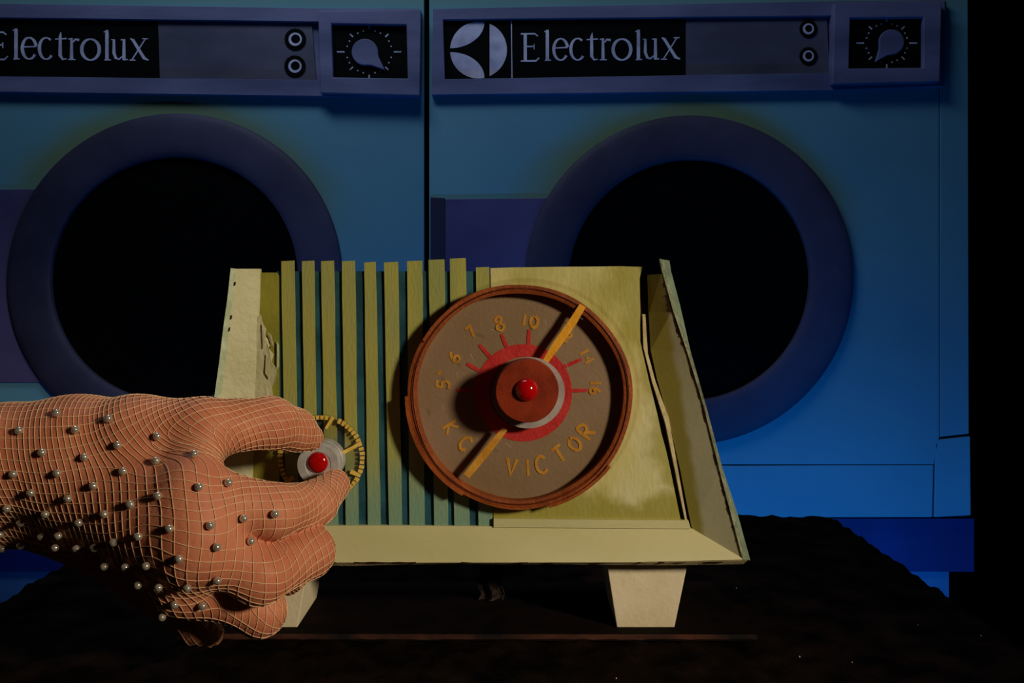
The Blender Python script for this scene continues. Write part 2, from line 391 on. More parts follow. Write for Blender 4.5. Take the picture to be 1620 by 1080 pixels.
    # two leaf shapes: outer arc of the disc and an inner arc bulging towards its middle
    def leaf(up):
        s = 1 if up else -1
        outer = circle(ex, ey, er, 20, 78*s, 176*s)
        p0 = outer[-1]; p1 = outer[0]
        inner = []
        for i in range(1, 14):
            t = i/14; a = math.radians(90*t)
            inner.append((p0[0]+(p1[0]-p0[0])*math.sin(a), p0[1]+(p1[1]-p0[1])*(1-math.cos(a))))
        return outer+inner
    seg_(leaf(True), 'emblem_segment'); seg_(leaf(False), 'emblem_segment')
    # dial box
    q = W['box']; e = W['box_in']; YB = Z-0.020
    b = MB(); b.prism(q, Z-0.010, Z-0.001); b.frame(q, e, YB, Z-0.004, YB+0.0004)
    bx = obj('dial_box', b, M['violet'], root, bevel=0.001)
    b = MB(); b.prism(e, Z-0.0125, Z-0.009); obj('dial_screen', b, M['plate'], bx)
    kx, ky, kr = W['knob']; pa = math.radians(W['point'])
    tipx, tipy = kx+kr*2.05*math.cos(pa), ky-kr*2.05*math.sin(pa)
    pts = []
    for i in range(25):
        a = W['point']+38+(360-76)*i/24
        pts.append((kx+kr*math.cos(math.radians(a)), ky-kr*math.sin(math.radians(a))))
    a2 = math.radians(W['point']-22); a1 = math.radians(W['point']+22)
    pts += [(kx+kr*1.12*math.cos(a2), ky-kr*1.12*math.sin(a2)), (tipx, tipy), (kx+kr*1.12*math.cos(a1), ky-kr*1.12*math.sin(a1))]
    b = MB(); b.prism(pts, Z-0.0165, Z-0.012); obj('dial_pointer', b, M['violet'], bx, bevel=0.001)
    tx, ty, tr = W['ticks']
    for i in range(8):
        a = math.radians(45*i); r0, r1 = (tr, tr+7) if i % 2 else (tr+3, tr+15 if i % 4 == 0 else tr+12)
        b = MB(); b.ribbon([(tx+r0*math.cos(a), ty-r0*0.93*math.sin(a), 2.2), (tx+r1*math.cos(a), ty-r1*0.93*math.sin(a), 1.8)], Z-0.0132, Z-0.0120)
        obj('tick', b, M['letter'], bx)
    b = MB()
    for i in range(24):
        if i % 3 == 0: continue
        a = math.radians(15*i); b.prism(circle(tx+tr*math.cos(a), ty-tr*0.95*math.sin(a), 1.3, 6), Z-0.0132, Z-0.0120)
    tag(obj('tick_dots', b, M['letter'], bx), kind='stuff')
    return root
washer(0, 'blue washing machine on the right, with round emblem and full lettering in view', dict(
    x0=679, x1=1533, kx=8, seam=True, sg=1.2, ring=(1089, 443, 260), hole=189, wob=lambda t: 1+0.006*math.sin(2*t), hinge=(312, 606),
    panel=[(683,150),(1310,143),(1494,136),(1496,0),(1300,2),(685,14)], panel_in=[(704,125),(1311,115),(1330,113),(1330,24),(1309,25),(701,31)],
    plate=[(704,125),(1085,123),(1085,28),(701,31)], display=[(1085,123),(1312,116),(1308,24),(1085,28)],
    buttons=[(1279,45.5,14),(1279,88.5,14)], slope=-0.008, pivot=757, ty=0,
    box=[(1317,133),(1487,129),(1490,3),(1320,5)], box_in=[(1343,108),(1461,107),(1461,27),(1345,28)],
    knob=(1411,66,20), point=231, ticks=(1403,68,33)))
washer(-841, 'blue washing machine on the left behind the hand, cut by the picture edge', dict(
    x0=-182, x1=671, kx=0, seam=False, sg=6, ring=(278, 442, 263), hole=193, wob=lambda t: 1+0.008*math.sin(2*t+0.5), hinge=(298, 605),
    panel=[(-166,143),(505,152),(660,153),(664,14),(505,13),(-166,3)], panel_in=[(-140,119),(498,126),(515,126),(515,34),(492,34),(-140,26)],
    plate=[(-140,119),(253,123),(250,33),(-140,26)], display=[(253,123),(500,127),(493,34),(250,33)],
    buttons=[(467,62,17),(466.5,104.5,17)], slope=0.010, pivot=60, ty=-2.5,
    box=[(507,147),(664,151),(666,15),(503,17)], box_in=[(527,122),(645,124),(643,39),(524,37)],
    knob=(577,82,21), point=-42, ticks=(584,82,36)))

# ------------------------------------------------------------------ the radio
radio = empty('radio', (0, 0.03, 0), 'hand-painted yellow-green card radio with vertical slats and a large round dial', 'radio')
YBZ = -0.009                                   # outer edge of the bezel
OUT = [(305, 889), (1187, 887), (1058, 412), (365, 425)]
# shell behind the front
fr = [at(318, 884, -0.004), at(1174, 884, -0.004), at(1050, 434, -0.004), at(372, 434, -0.004)]
cx = sum(p[0] for p in fr)/4
bk = [(cx+(p[0]-cx)*0.94, 0.075, p[2]) for p in fr]
fr = [at(318, 884, 0.0045), at(1174, 884, 0.0045), at(1050, 434, 0.0045), at(372, 434, 0.0045)]
b = MB(); b.loft(fr, bk); obj('shell', b, M['shell'], radio)
b = MB(); b.prism([(440, 836), (776, 836), (770, 429), (438, 429)], 0.0012, 0.004); obj('grille_backing', b, M['backing'], radio)
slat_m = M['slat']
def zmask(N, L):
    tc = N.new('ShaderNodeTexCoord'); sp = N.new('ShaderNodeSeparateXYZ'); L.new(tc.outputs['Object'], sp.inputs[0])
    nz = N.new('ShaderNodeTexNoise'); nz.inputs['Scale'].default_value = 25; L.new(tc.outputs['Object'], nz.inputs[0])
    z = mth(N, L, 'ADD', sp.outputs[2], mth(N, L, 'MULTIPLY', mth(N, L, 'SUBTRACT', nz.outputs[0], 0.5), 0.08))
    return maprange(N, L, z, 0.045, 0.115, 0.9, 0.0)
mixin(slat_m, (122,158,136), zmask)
S = [(445,465,413,452,472),(477.5,496.5,413,484,503),(508,528,413,515,535),(541,561,413,547,567),(576,594,415,582,602),
     (607.5,629.5,415,615.6,636),(644,668,413,648,672),(678,703,411,687,709),(711.7,736.7,409,719,743),(753,774,423,757,780)]
for i, (a, c, t, a2, c2) in enumerate(S):
    L1 = wobble_line((a2, 834), (a, t), 7, 0.5); R1 = wobble_line((c, t-1), (c2, 834), 7, 0.5)
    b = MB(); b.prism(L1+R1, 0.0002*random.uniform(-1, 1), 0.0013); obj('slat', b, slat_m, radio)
# olive strip left of the slats, with torn flaps
b = MB(); b.prism([(396, 836), (442, 836), (441, 600), (440.5, 436), (437, 431), (409, 431)], -0.0002, 0.003); obj('olive_panel', b, M['olive'], radio)
# front panel on the right
def oliveblot(N, L):
    tc = N.new('ShaderNodeTexCoord'); sp = N.new('ShaderNodeSeparateXYZ'); L.new(tc.outputs['Object'], sp.inputs[0])
    nz = N.new('ShaderNodeTexNoise'); nz.inputs['Scale'].default_value = 60; nz.inputs['Detail'].default_value = 5; L.new(tc.outputs['Object'], nz.inputs[0])
    n = mth(N, L, 'MULTIPLY', mth(N, L, 'SUBTRACT', nz.outputs[0], 0.5), 0.03)
    z = mth(N, L, 'ADD', sp.outputs[2], n); x = mth(N, L, 'ADD', sp.outputs[0], n)
    x = mth(N, L, 'ADD', x, mth(N, L, 'MULTIPLY', sp.outputs[2], 0.24))
    low = maprange(N, L, z, 0.060, 0.070, 1, 0); rt = maprange(N, L, x, 0.084, 0.094, 0, 0.8)
    return mth(N, L, 'MULTIPLY', mth(N, L, 'MAXIMUM', low, rt), 0.8)
mixin(M['panel'], (148,138,26), oliveblot)
b = MB(); b.prism([(781, 836), (1080, 836), (1076, 818)]+wobble_line((1060, 740), (1027, 603), 5, 0.8)+wobble_line((1013, 540), (1012, 440), 4, 0.8)+[(1016, 422)]+wobble_line((980, 421), (776, 424), 6, 0.6), -0.0006, 0.003)
obj('front_panel', b, M['panel'], radio)
b = MB(); b.prism([(1040, 836), (1100, 836), (1040, 600), (1032, 440), (1024, 432), (1010, 440), (1008, 560)], 0.0022, 0.004); obj('dark_gap', b, M['gap'], radio)
b = MB(); b.prism([(1088, 828), (1058, 661), (1037, 603), (1025, 559), (1021, 497), (1016.5, 497), (1018, 550), (1032, 605), (1053, 670), (1085, 828)], -0.0014, 0.003); obj('trim_strip', b, M['card'], radio)
# bezels
def strip(name, inner, outer, Yi, Yo, m, th=0.0022):
    A = [at(x, y, Yi) for x, y in inner]; B = [at(x, y, Yo) for x, y in outer]
    n = len(A); v = A+B+[(p[0], p[1]+th, p[2]) for p in A]+[(p[0], p[1]+th, p[2]) for p in B]; f = []
    for i in range(n-1):
        f += [(i, i+1, n+i+1, n+i), (2*n+i, 3*n+i, 3*n+i+1, 2*n+i+1), (i, 2*n+i, 2*n+i+1, i+1), (n+i, n+i+1, 3*n+i+1, 3*n+i)]
    f += [(0, n, 3*n, 2*n), (n-1, 2*n-1+0, 4*n-1, 3*n-1)]
    bb = MB(); bb.add(v, f); return obj(name, bb, m, radio)
strip('bottom_bezel', [(395, 832), (600, 831), (782, 832.5), (950, 834), (1095, 836)], [(306, 889), (560, 889.5), (780, 889.5), (1000, 889), (1178, 885)], -0.0012, YBZ, M['bezel'])
b = MB(); b.prism([(781, 834), (1093, 836), (1089, 823), (1000, 822.5), (900, 821.5), (781, 820)], -0.0022, 0.001); obj('panel_ledge', b, M['bezel'], radio)
strip('bottom_edge', [(320, 893.5), (560, 895), (700, 892), (900, 892.5), (1050, 894), (1176, 892)], [(306, 889), (560, 890), (700, 889.5), (900, 889.5), (1050, 889.5), (1182, 887)], YBZ+0.003, YBZ, M['card'], 0.003)
def bez_mix(N, L):
    tc = N.new('ShaderNodeTexCoord'); sp = N.new('ShaderNodeSeparateXYZ'); L.new(tc.outputs['Object'], sp.inputs[0])
    nz = N.new('ShaderNodeTexNoise'); nz.inputs['Scale'].default_value = 90; L.new(tc.outputs['Object'], nz.inputs[0])
    x = mth(N, L, 'ADD', sp.outputs[0], mth(N, L, 'MULTIPLY', sp.outputs[2], 0.17))
    x = mth(N, L, 'ADD', x, mth(N, L, 'MULTIPLY', mth(N, L, 'SUBTRACT', nz.outputs[0], 0.5), 0.004))
    return maprange(N, L, x, 0.0970, 0.1005, 0.9, 0)
mixin(M['bezel_right'], (150,138,48), bez_mix)
strip('right_bezel', [(1095, 836), (1077, 745), (1057, 660), (1040, 600), (1030, 553), (1027, 495), (1025, 435)], [(1176, 885), (1138, 743), (1112, 640), (1098, 590), (1087, 557), (1064, 490), (1046, 433)], -0.0008, YBZ+0.0005, M['bezel_right'])
ra = [(1176, 885), (1158, 820), (1138, 743), (1112, 640), (1087, 557), (1064, 490), (1049, 437), (1044, 409)]
rb = [(1187, 886), (1167, 813), (1143, 740), (1118, 645), (1093, 557), (1076, 483), (1062, 430), (1059, 412)]
ra = [(x+random.uniform(-1, 1), y) for x, y in ra]
rm = [(min(x+5, (x+xb)/2+2), y*0.5+yb*0.5) for (x, y), (xb, yb) in zip(ra, rb)]
strip('right_rim', ra, rm, YBZ, YBZ-0.0006, M['rim'], 0.003)
strip('side_strip', rm, rb, YBZ-0.0003, YBZ+0.0015, M['side'], 0.003)
LI = [(412, 425), (411, 470), (409, 520), (408, 570), (404, 650), (400, 740), (395, 834)]
LO = [(374, 425), (369, 470), (363, 520), (357, 570), (346, 650), (334, 740), (313, 886)]
strip('left_bezel', LI, LO, -0.0008, YBZ+0.0005, M['bezel_left'])
strip('left_rim', LO, [(365, 424), (360, 470), (353, 520), (347, 570), (336, 650), (324, 740), (305, 888)], YBZ+0.0005, YBZ-0.001, M['rim'], 0.003)
# ragged dark cracks where the card edges have come apart
def crack(line, n, wmax, Y, skip=0.35):
    segs = []; cur = []
    for i in range(n+1):
        t = i/n*(len(line)-1); k = min(int(t), len(line)-2); f_ = t-k
        x = line[k][0]+(line[k+1][0]-line[k][0])*f_; y = line[k][1]+(line[k+1][1]-line[k][1])*f_
        if random.random() < skip:
            if len(cur) > 1: segs.append(cur)
            cur = []
        else: cur.append((x+random.uniform(-0.5, 0.5), y, random.uniform(0.4, wmax)))
    if len(cur) > 1: segs.append(cur)
    b = MB()
    for q in segs: b.ribbon(q, Y, Y+0.0006)
    tag(obj('edge_crack', b, M['gap'], radio), kind='stuff')
crack([(x-2, y) for x, y in ra[::-1]][1:], 110, 1.4, YBZ+0.0005, 0.25)
crack([(373, 440), (367, 490), (360, 545), (352, 610)], 26, 1.2, YBZ-0.0004, 0.45)
crack([(420, 889.5), (700, 890), (1000, 890.5), (1168, 889)], 60, 2.2, YBZ-0.0003, 0.3)
# torn paper flaps on the left
jag = [(405,500),(412,498),(416,512),(422,520),(420,530),(428,542),(425,552),(433,560),(430,572),(438,584),(436,600),(430,612),(432,626),(424,640),(400,640)]
for pts, dy in ((jag, -0.0012), ([(414,512),(419,520),(420,540),(416,552)], -0.0019), ([(424,526),(429,530),(433,548),(428,545)], -0.0020), ([(438,540),(441.5,546),(441,580),(438.5,584)], -0.0014), ([(421,560),(427,575),(426,600),(420,590)], -0.0020)):
    b = MB(); P_ = [at(x+random.uniform(-0.8, 0.8), y+random.uniform(-1.5, 1.5), dy+random.uniform(-0.0004, 0.0003)) for x, y in pts]
    b.loft(P_, [(p[0], p[1]+0.0005, p[2]) for p in P_]); obj('torn_flap', b, M['bezel_left'], radio)
# feet
for nm, tp, bt in (('foot', (361, 492), (380, 470.5)), ('foot', (957, 1089), (976, 1067))):
    Yf = 0.008; z0 = 0.0; zt = 0.0355
    xs = [at(p, 0, Yf)[0] for p in (bt[0], bt[1], tp[1], tp[0])]
    fr = [(xs[0], Yf, z0), (xs[1], Yf, z0), (xs[2], Yf-0.003, zt), (xs[3], Yf-0.003, zt)]
    b = MB(); b.loft(fr, [(p[0], 0.055, p[2]) for p in fr]); obj('foot', b, M['foot'], radio, bevel=0.0004)

# --- the big dial (a part with its own pieces)
DCX, DCY = 826, 623
dp = at(DCX, DCY, 0); px = DC/F
fcx, fcy = 827, 621
b = MB()
def wv(t): return 1+0.006*math.sin(3*t+1)+0.004*math.sin(7*t)
c0 = at(822, 627, -0.0085)
Rr = 178*(DC-0.0085)/F
dial = MB(); dial.lathe(c0, [(Rr*0.922, -0.0003), (Rr*0.922, -0.0082), (Rr*0.950, -0.0085), (Rr*0.960, -0.0079), (Rr*0.966, -0.0086), (Rr, -0.0084), (Rr*1.0, -0.0003)], 96, wob=wv)
dial = obj('tuning_dial', dial, M['brown'], radio, smooth=True)
dial['label'] = 'large round tuning dial with copper-brown card rim'
b = MB(); b.lathe(c0, [(Rr*0.957, -0.0085), (Rr*0.961, -0.0090), (Rr*0.966, -0.0085)], 96, wob=lambda t: 1+0.004*math.sin(5*t)); obj('rim_layer', b, M['brown_dark'], dial, smooth='all')
for a0, a1, rr in ((285, 322, 1.012), (95, 150, 0.985), (180, 240, 1.006)):   # loose card strips wound round the rim
    b = MB(); cx_, cy_ = 822, 627
    o_ = [(cx_+178*rr*math.cos(math.radians(a0+(a1-a0)*i/14)), cy_-178*rr*math.sin(math.radians(a0+(a1-a0)*i/14)), 5) for i in range(15)]
    b.ribbon(o_, -0.0092, -0.001); obj('loose_rim_strip', b, M['brown'], dial)
b = MB(); b.lathe(c0, [(Rr*0.93, -0.0022), (1e-5, -0.0022)], 64); obj('dial_face', b, M['taupe'], dial)
b = MB(); b.frame(circle(828, 621, 77, 64), circle(831, 621, 57, 64), -0.00245, -0.0021); obj('red_ring', b, M['red'], dial)
for s in (((722,617),(752,617)), ((738,575),(758,586)), ((758,545),(776,565)), ((793,528),(803,552)), ((837,521),(836.5,547)), ((884,542),(874,560)), ((920,568),(890,581)), ((929,617.5),(903,617.5))):
    b = MB(); (xa, ya), (xb, yb) = s
    b.ribbon([(xa, ya, 4.5), ((xa+xb)/2, (ya+yb)/2, 6), (xb, yb, 5.5)], -0.0025, -0.0021); obj('red_tick', b, M['red'], dial)
G = {  # stroke glyphs in a box 1 wide, 1.4 tall, y up, centred
 '5': [[(0.35,0.65),(-0.25,0.65),(-0.3,0.1),(0.15,0.15),(0.38,-0.2),(0.2,-0.6),(-0.35,-0.62)]],
 '6': [[(0.2,0.72),(-0.2,0.3),(-0.36,-0.2),(-0.15,-0.62),(0.25,-0.55),(0.36,-0.2),(0.1,0.05),(-0.3,-0.15)]],
 '7': [[(-0.35,0.6),(0.32,0.65),(0.1,0.05),(-0.02,-0.65)]],
 '8': [[(0.0,0.05),(-0.3,0.35),(0.0,0.68),(0.3,0.36),(0.0,0.05),(-0.36,-0.3),(0.0,-0.68),(0.36,-0.3),(0.0,0.05)]],
 '1': [[(0,0.68),(0,-0.68)]],
 '0': [[(0,0.66),(-0.36,0.3),(-0.36,-0.3),(0,-0.66),(0.36,-0.3),(0.36,0.3),(0,0.66)]],
 '2': [[(-0.32,0.4),(0,0.68),(0.32,0.35),(-0.3,-0.62),(0.36,-0.62)]],
 '4': [[(0.15,-0.68),(0.15,0.66),(-0.38,-0.2),(0.4,-0.2)]],
 '"': [[(-0.15,0.3),(-0.1,-0.1)],[(0.15,0.3),(0.12,-0.1)]],
 'K': [[(-0.3,0.68),(-0.3,-0.68)],[(0.35,0.6),(-0.28,0.0),(0.38,-0.64)]],
 'C': [[(0.38,0.45),(0.05,0.68),(-0.3,0.4),(-0.38,0),(-0.3,-0.42),(0.05,-0.68),(0.4,-0.45)]],
 'V': [[(-0.38,0.68),(0,-0.66),(0.38,0.62)]],
 'I': [[(0,0.68),(0,-0.68)]],
 'T': [[(-0.45,0.62),(0.45,0.66)],[(0,0.64),(0.0,-0.68)]],
 'O': [[(0,0.66),(-0.38,0.3),(-0.38,-0.3),(0,-0.66),(0.38,-0.3),(0.38,0.3),(0,0.66)]],
 'R': [[(-0.3,-0.68),(-0.3,0.66),(0.2,0.66),(0.36,0.35),(0.15,0.05),(-0.28,0.0)],[(-0.05,0.02),(0.4,-0.66)]],
}
def smooth_poly(p, n=4):
    out = []
    for i in range(len(p)-1):
        p0 = p[max(0, i-1)]; p1 = p[i]; p2 = p[i+1]; p3 = p[min(len(p)-1, i+2)]
        for k in range(n):
            t = k/n
            out.append(tuple(0.5*(2*p1[j]+(p2[j]-p0[j])*t+(2*p0[j]-5*p1[j]+4*p2[j]-p3[j])*t*t+(3*p1[j]-p0[j]-3*p2[j]+p3[j])*t**3) for j in (0, 1)))
    return out+[p[-1]]
def glyph(ch, px_, py_, rot, size, wd):          # rot in degrees, clockwise in the picture
    b = MB(); r = math.radians(rot); curvy = ch in '5683CO0R2'
    for s in G[ch]:
        q = smooth_poly(s) if curvy else s
        pts = []
        for x, y in q:
            X, Yv = x*size, -y*size
            pts.append((px_+X*math.cos(r)-Yv*math.sin(r), py_+X*math.sin(r)+Yv*math.cos(r), wd*random.uniform(0.85, 1.15)))
        b.ribbon(pts, -0.0024, -0.0021)
    obj('letter' if ch.isalpha() else 'numeral', b, M['ochre'], dial)
glyph('5', 701, 608, -78, 15, 3.6); glyph('"', 696, 590, -78, 13, 3)
glyph('6', 719, 565, -50, 14, 4); glyph('7', 745, 525, -35, 14, 4.5); glyph('8', 790, 512, -16, 17, 4)
glyph('1', 830, 506, 8, 13, 4); glyph('0', 845, 509, 8, 14, 4.5)
glyph('1', 890, 527, 35, 10, 4); glyph('2', 898, 533, 38, 11, 4)
glyph('1', 924, 557, 62, 11, 4); glyph('4', 932, 569, 62, 12, 4)
glyph('1', 942, 606, 88, 13, 4); glyph('6', 941, 618, 88, 12, 4)
glyph('K', 713, 676, 58, 18, 4); glyph('C', 736, 701, 40, 17, 4.5)
glyph('V', 809, 738, 6, 20, 5); glyph('I', 835, 739, -4, 19, 4.5); glyph('C', 856, 735, -12, 20, 4.5)
glyph('T', 885, 718, -32, 19, 4.5); glyph('O', 909, 702, -42, 18, 4.5); glyph('R', 927, 683, -52, 19, 5)
# clear front, needle, knob
b = MB(); cc = at(824, 625, -0.0088); b.lathe(cc, [(1e-5, -0.0088), (Rr*1.004, -0.0088)], 96); obj('clear_cover', b, M['acetate'], dial)
b = MB(); cc = at(831, 621, -0.0012); b.lathe(cc, [(Rr*1.0, -0.0012), (Rr*1.035, -0.0012), (Rr*1.036, -0.0010)], 96); obj('clear_flange', b, M['acetate'], dial)
b = MB(); b.ribbon([(922, 483, 11), (905, 511, 13), (880, 546, 13), (862, 573, 9)], -0.0097, -0.0089); obj('needle', b, M['needle'], dial)
b = MB(); b.ribbon([(799, 678, 9), (775, 708, 12), (752, 736, 12), (738, 753, 11)], -0.0095, -0.0089); obj('needle', b, M['ochre'], dial)
b = MB(); gc = at(836, 621, -0.0100); rg = 57*(DC-0.010)/F
b.lathe(gc, [(rg, -0.0089), (rg, -0.0100), (1e-5, -0.0100)], 64, wob=lambda t: 1+0.012*math.sin(2*t+1)); obj('grey_disc', b, M['grey'], dial, smooth=True)
kc = at(834, 618.5, -0.0225); rk = 50*(DC-0.0225)/F
b = MB(); b.lathe(kc, [(rk*0.98, -0.0099), (rk, -0.0105), (rk, -0.0220), (rk*0.98, -0.0225), (rk*0.5, -0.0226), (1e-5, -0.0226)], 64, wob=lambda t: 1+0.006*math.sin(4*t)); obj('tuning_knob', b, M['knob'], dial, smooth=True)
sc_ = at(833, 617, -0.024); rs = 18.5*(DC-0.024)/F
b = MB(); b.lathe(sc_, [(rs*math.cos(a), -0.0223-rs*0.85*math.sin(a)) for a in [i*math.pi/2/8 for i in range(8)]]+[(1e-5, -0.0223-rs*0.85)], 32); obj('red_stud', b, M['stud'], dial, smooth='all')
# a few scratches on the clear cover
b = MB()
for x, y, a, l in ((744,560,60,14),(722,588,70,10),(862,505,75,12),(893,570,65,18),(775,520,20,16),(800,700,40,12),(905,455+40,30,20),(700,640,80,10)):
    r = math.radians(a); b.ribbon([(x, y, 0.7), (x+l*math.cos(r), y+l*math.sin(r), 0.5)], -0.00895, -0.0088)
tag(obj('scratch_marks', b, M['grey'], dial), kind='stuff')

# --- the small volume knob with its clear scale
vc = at(508, 725, -0.0018)
b = MB(); rv = 70*(DC-0.0018)/F
b.lathe(vc, [(1e-5, -0.0014), (rv, -0.0014), (rv, -0.0018), (1e-5, -0.0018)], 64)
vol = obj('volume_scale', b, M['acetate'], radio); vol['label'] = 'clear round volume scale with yellow ticks'
b = MB(); maj = {74: 20, -24: 17, -60: 10, -146: 15}
k = -56
while k < 244:
    if all(abs(k-m_) > 4.5 for m_ in maj):
        a = math.radians(k); r0, r1 = 61.5, 68.5+random.uniform(-1, 1)
        b.ribbon([(508+r0*math.cos(a), 725-r0*math.sin(a), 4.6), (508+r1*math.cos(a), 725-r1*math.sin(a), 5.4)], -0.0026, -0.0017)
    k += 6.3
tag(obj('tick_marks', b, M['tick'], vol), kind='stuff')
for a_, l_ in maj.items():
    a = math.radians(a_); a2 = math.radians(a_+ (7 if a_ > 0 else 0))
    b = MB(); b.ribbon([(508+68*math.cos(a), 725-68*math.sin(a), 5), (508+(68-l_)*math.cos(a2), 725-(68-l_)*math.sin(a2), 6.5 if l_ < 18 else 4)], -0.0026, -0.0017)
    obj('major_tick', b, M['tick'], vol)
b = MB(); b.ribbon([(540, 717, 6), (556, 709, 5), (571, 700, 5)], -0.0042, -0.0030); obj('pointer', b, M['tick'], vol)
kf = at(503, 735, -0.0185); rk2 = 33.5*(DC-0.0185)/F; y1 = -0.0185
b = MB(); prof = [(rk2*1.02, -0.0019), (rk2*1.02, -0.009), (rk2*0.98, -0.0094), (rk2*1.0, -0.0098), (rk2*1.0, -0.0135), (rk2*0.965, -0.0139), (rk2*1.0, -0.0143), (rk2*1.0, -0.0180), (rk2*0.97, -0.0185), (rk2*0.62, -0.0185), (rk2*0.60, -0.0182), (1e-5, -0.0182)]
b.lathe(kf, prof, 64); vk = obj('volume_knob', b, M['silver'], vol, smooth=True); vk['label'] = 'silver turned knob'
sf = at(502, 732, -0.019); rs = 17*(DC-0.019)/F
b = MB(); b.lathe((sf[0], 0, sf[2]), [(rs*math.cos(a), -0.0178-rs*0.55*math.sin(a)) for a in [i*math.pi/2/8 for i in range(8)]]+[(1e-5, -0.0178-rs*0.55)], 32); obj('red_stud', b, M['stud'], vol, smooth='all')

# small dark woven scrap behind the feet
b = MB(); s0 = at(776, 968, 0.050)
v = []; f = []; n1, n2 = 10, 14
for j in range(n2+1):
    for i in range(n1+1):
        x = s0[0]-0.006+0.012*i/n1+0.001*math.sin(j*0.7); z = 0.0004+0.018*j/n2
        y = 0.050+0.002*math.sin(i*0.9)+0.004*(j/n2)**2+(0.0005 if (i+j) % 2 else 0)
        v.append((x, y, z))
for j in range(n2):
    for i in range(n1):
        a = j*(n1+1)+i; f.append((a, a+1, a+n1+2, a+n1+1))
b.add(v, f); o = tag(obj('fabric_scrap', b, M['scrap'], loc=(s0[0], 0.05, 0.0)), 'small dark woven fabric scrap standing under the radio between its feet', 'fabric')
o.modifiers.new('thick', 'SOLIDIFY').thickness = 0.0006

# ------------------------------------------------------------------ the hand
def P(px_, py_, Y): return np.array(at(px_, py_, Y))
mm = 0.001
J = {
 'F0': (P(-640, 742, -0.072), 21.5), 'F1': (P(20, 716, -0.062), 16.5), 'F2': (P(120, 706, -0.062), 15.0),
 'G0': (P(-640, 806, -0.046), 20.0), 'G1': (P(20, 795, -0.038), 15.0), 'G2': (P(112, 800, -0.040), 13.8),
 'H0': (P(-640, 772, -0.055), 21.0), 'H1': (P(20, 757, -0.0500), 15.8), 'H2': (P(118, 775, -0.0500), 14.0),
 'T1': (P(215, 684, -0.068), 13.0), 'T2': (P(320, 676, -0.068), 11.4), 'T3': (P(428, 669, -0.050), 10.4), 'T4': (P(466, 680, -0.0355), 8.8), 'T5': (P(489, 692, -0.0272), 6.2),
 'W1': (P(120, 748, -0.057), 14.0),
 'I1': (P(303, 782, -0.086), 12.0), 'I2': (P(430, 809, -0.074), 10.6), 'I3': (P(497, 797, -0.047), 9.2), 'I4': (P(529, 767, -0.0272), 7.0),
 'M1': (P(314, 855, -0.085), 12.0), 'M2': (P(410, 909, -0.078), 11.3), 'M2b': (P(487, 872, -0.056), 10.6), 'M3': (P(452, 905, -0.036), 9.0), 'M4': (P(405, 900, -0.028), 7.5),
 'R1': (P(294, 912, -0.072), 11.2), 'R2': (P(412, 966, -0.060), 10.0), 'R3': (P(398, 945, -0.036), 8.6), 'R4': (P(352, 935, -0.028), 7.5),
 'Q1': (P(248, 920, -0.056), 9.8), 'Q2': (P(312, 990, -0.042), 7.2), 'Q3': (P(332, 1001, -0.030), 6.0),
}
def rcone(X, a, ra, b_, rb):
    ba = b_-a; l2 = ba@ba
    t = np.clip(((X-a)@ba)/l2, 0, 1).astype(np.float32)
    return np.linalg.norm(X-a-t[..., None]*ba, axis=-1)-(ra+(rb-ra)*t)
def smin(a, b_, k):
    h = np.clip(0.5+0.5*(b_-a)/k, 0, 1); return b_+(a-b_)*h-k*h*(1-h)
palm_b = [('H0','H1'),('H1','H2'),('H2','M1'),('H2','R1'),('F0','F1'),('F1','F2'),('G0','G1'),('G1','G2'),('F2','W1'),('F2','T1'),('W1','I1'),('W1','M1'),('G2','R1'),('G2','Q1'),('G2','M1')]
fing = {'thumb': ['T1','T2','T3','T4','T5'], 'index': ['I1','I2','I3','I4'], 'middle': ['M1','M2','M2b','M3','M4'], 'ring': ['R1','R2','R3','R4'], 'little': ['Q1','Q2','Q3']}
h = 0.00095
lo = np.array([-0.410, -0.112, 0.0]); hi = np.array([-0.066, -0.010, 0.125])
dims = np.ceil((hi-lo)/h).astype(int)
gx = [lo[i]+h*np.arange(dims[i]) for i in range(3)]
X = np.stack(np.meshgrid(*gx, indexing='ij'), -1).astype(np.float32)
def prim(a, b_): return rcone(X, J[a][0].astype(np.float32), J[a][1]*mm, J[b_][0].astype(np.float32), J[b_][1]*mm)
palm = None
for a, b_ in palm_b:
    d = prim(a, b_); palm = d if palm is None else smin(palm, d, 0.014)
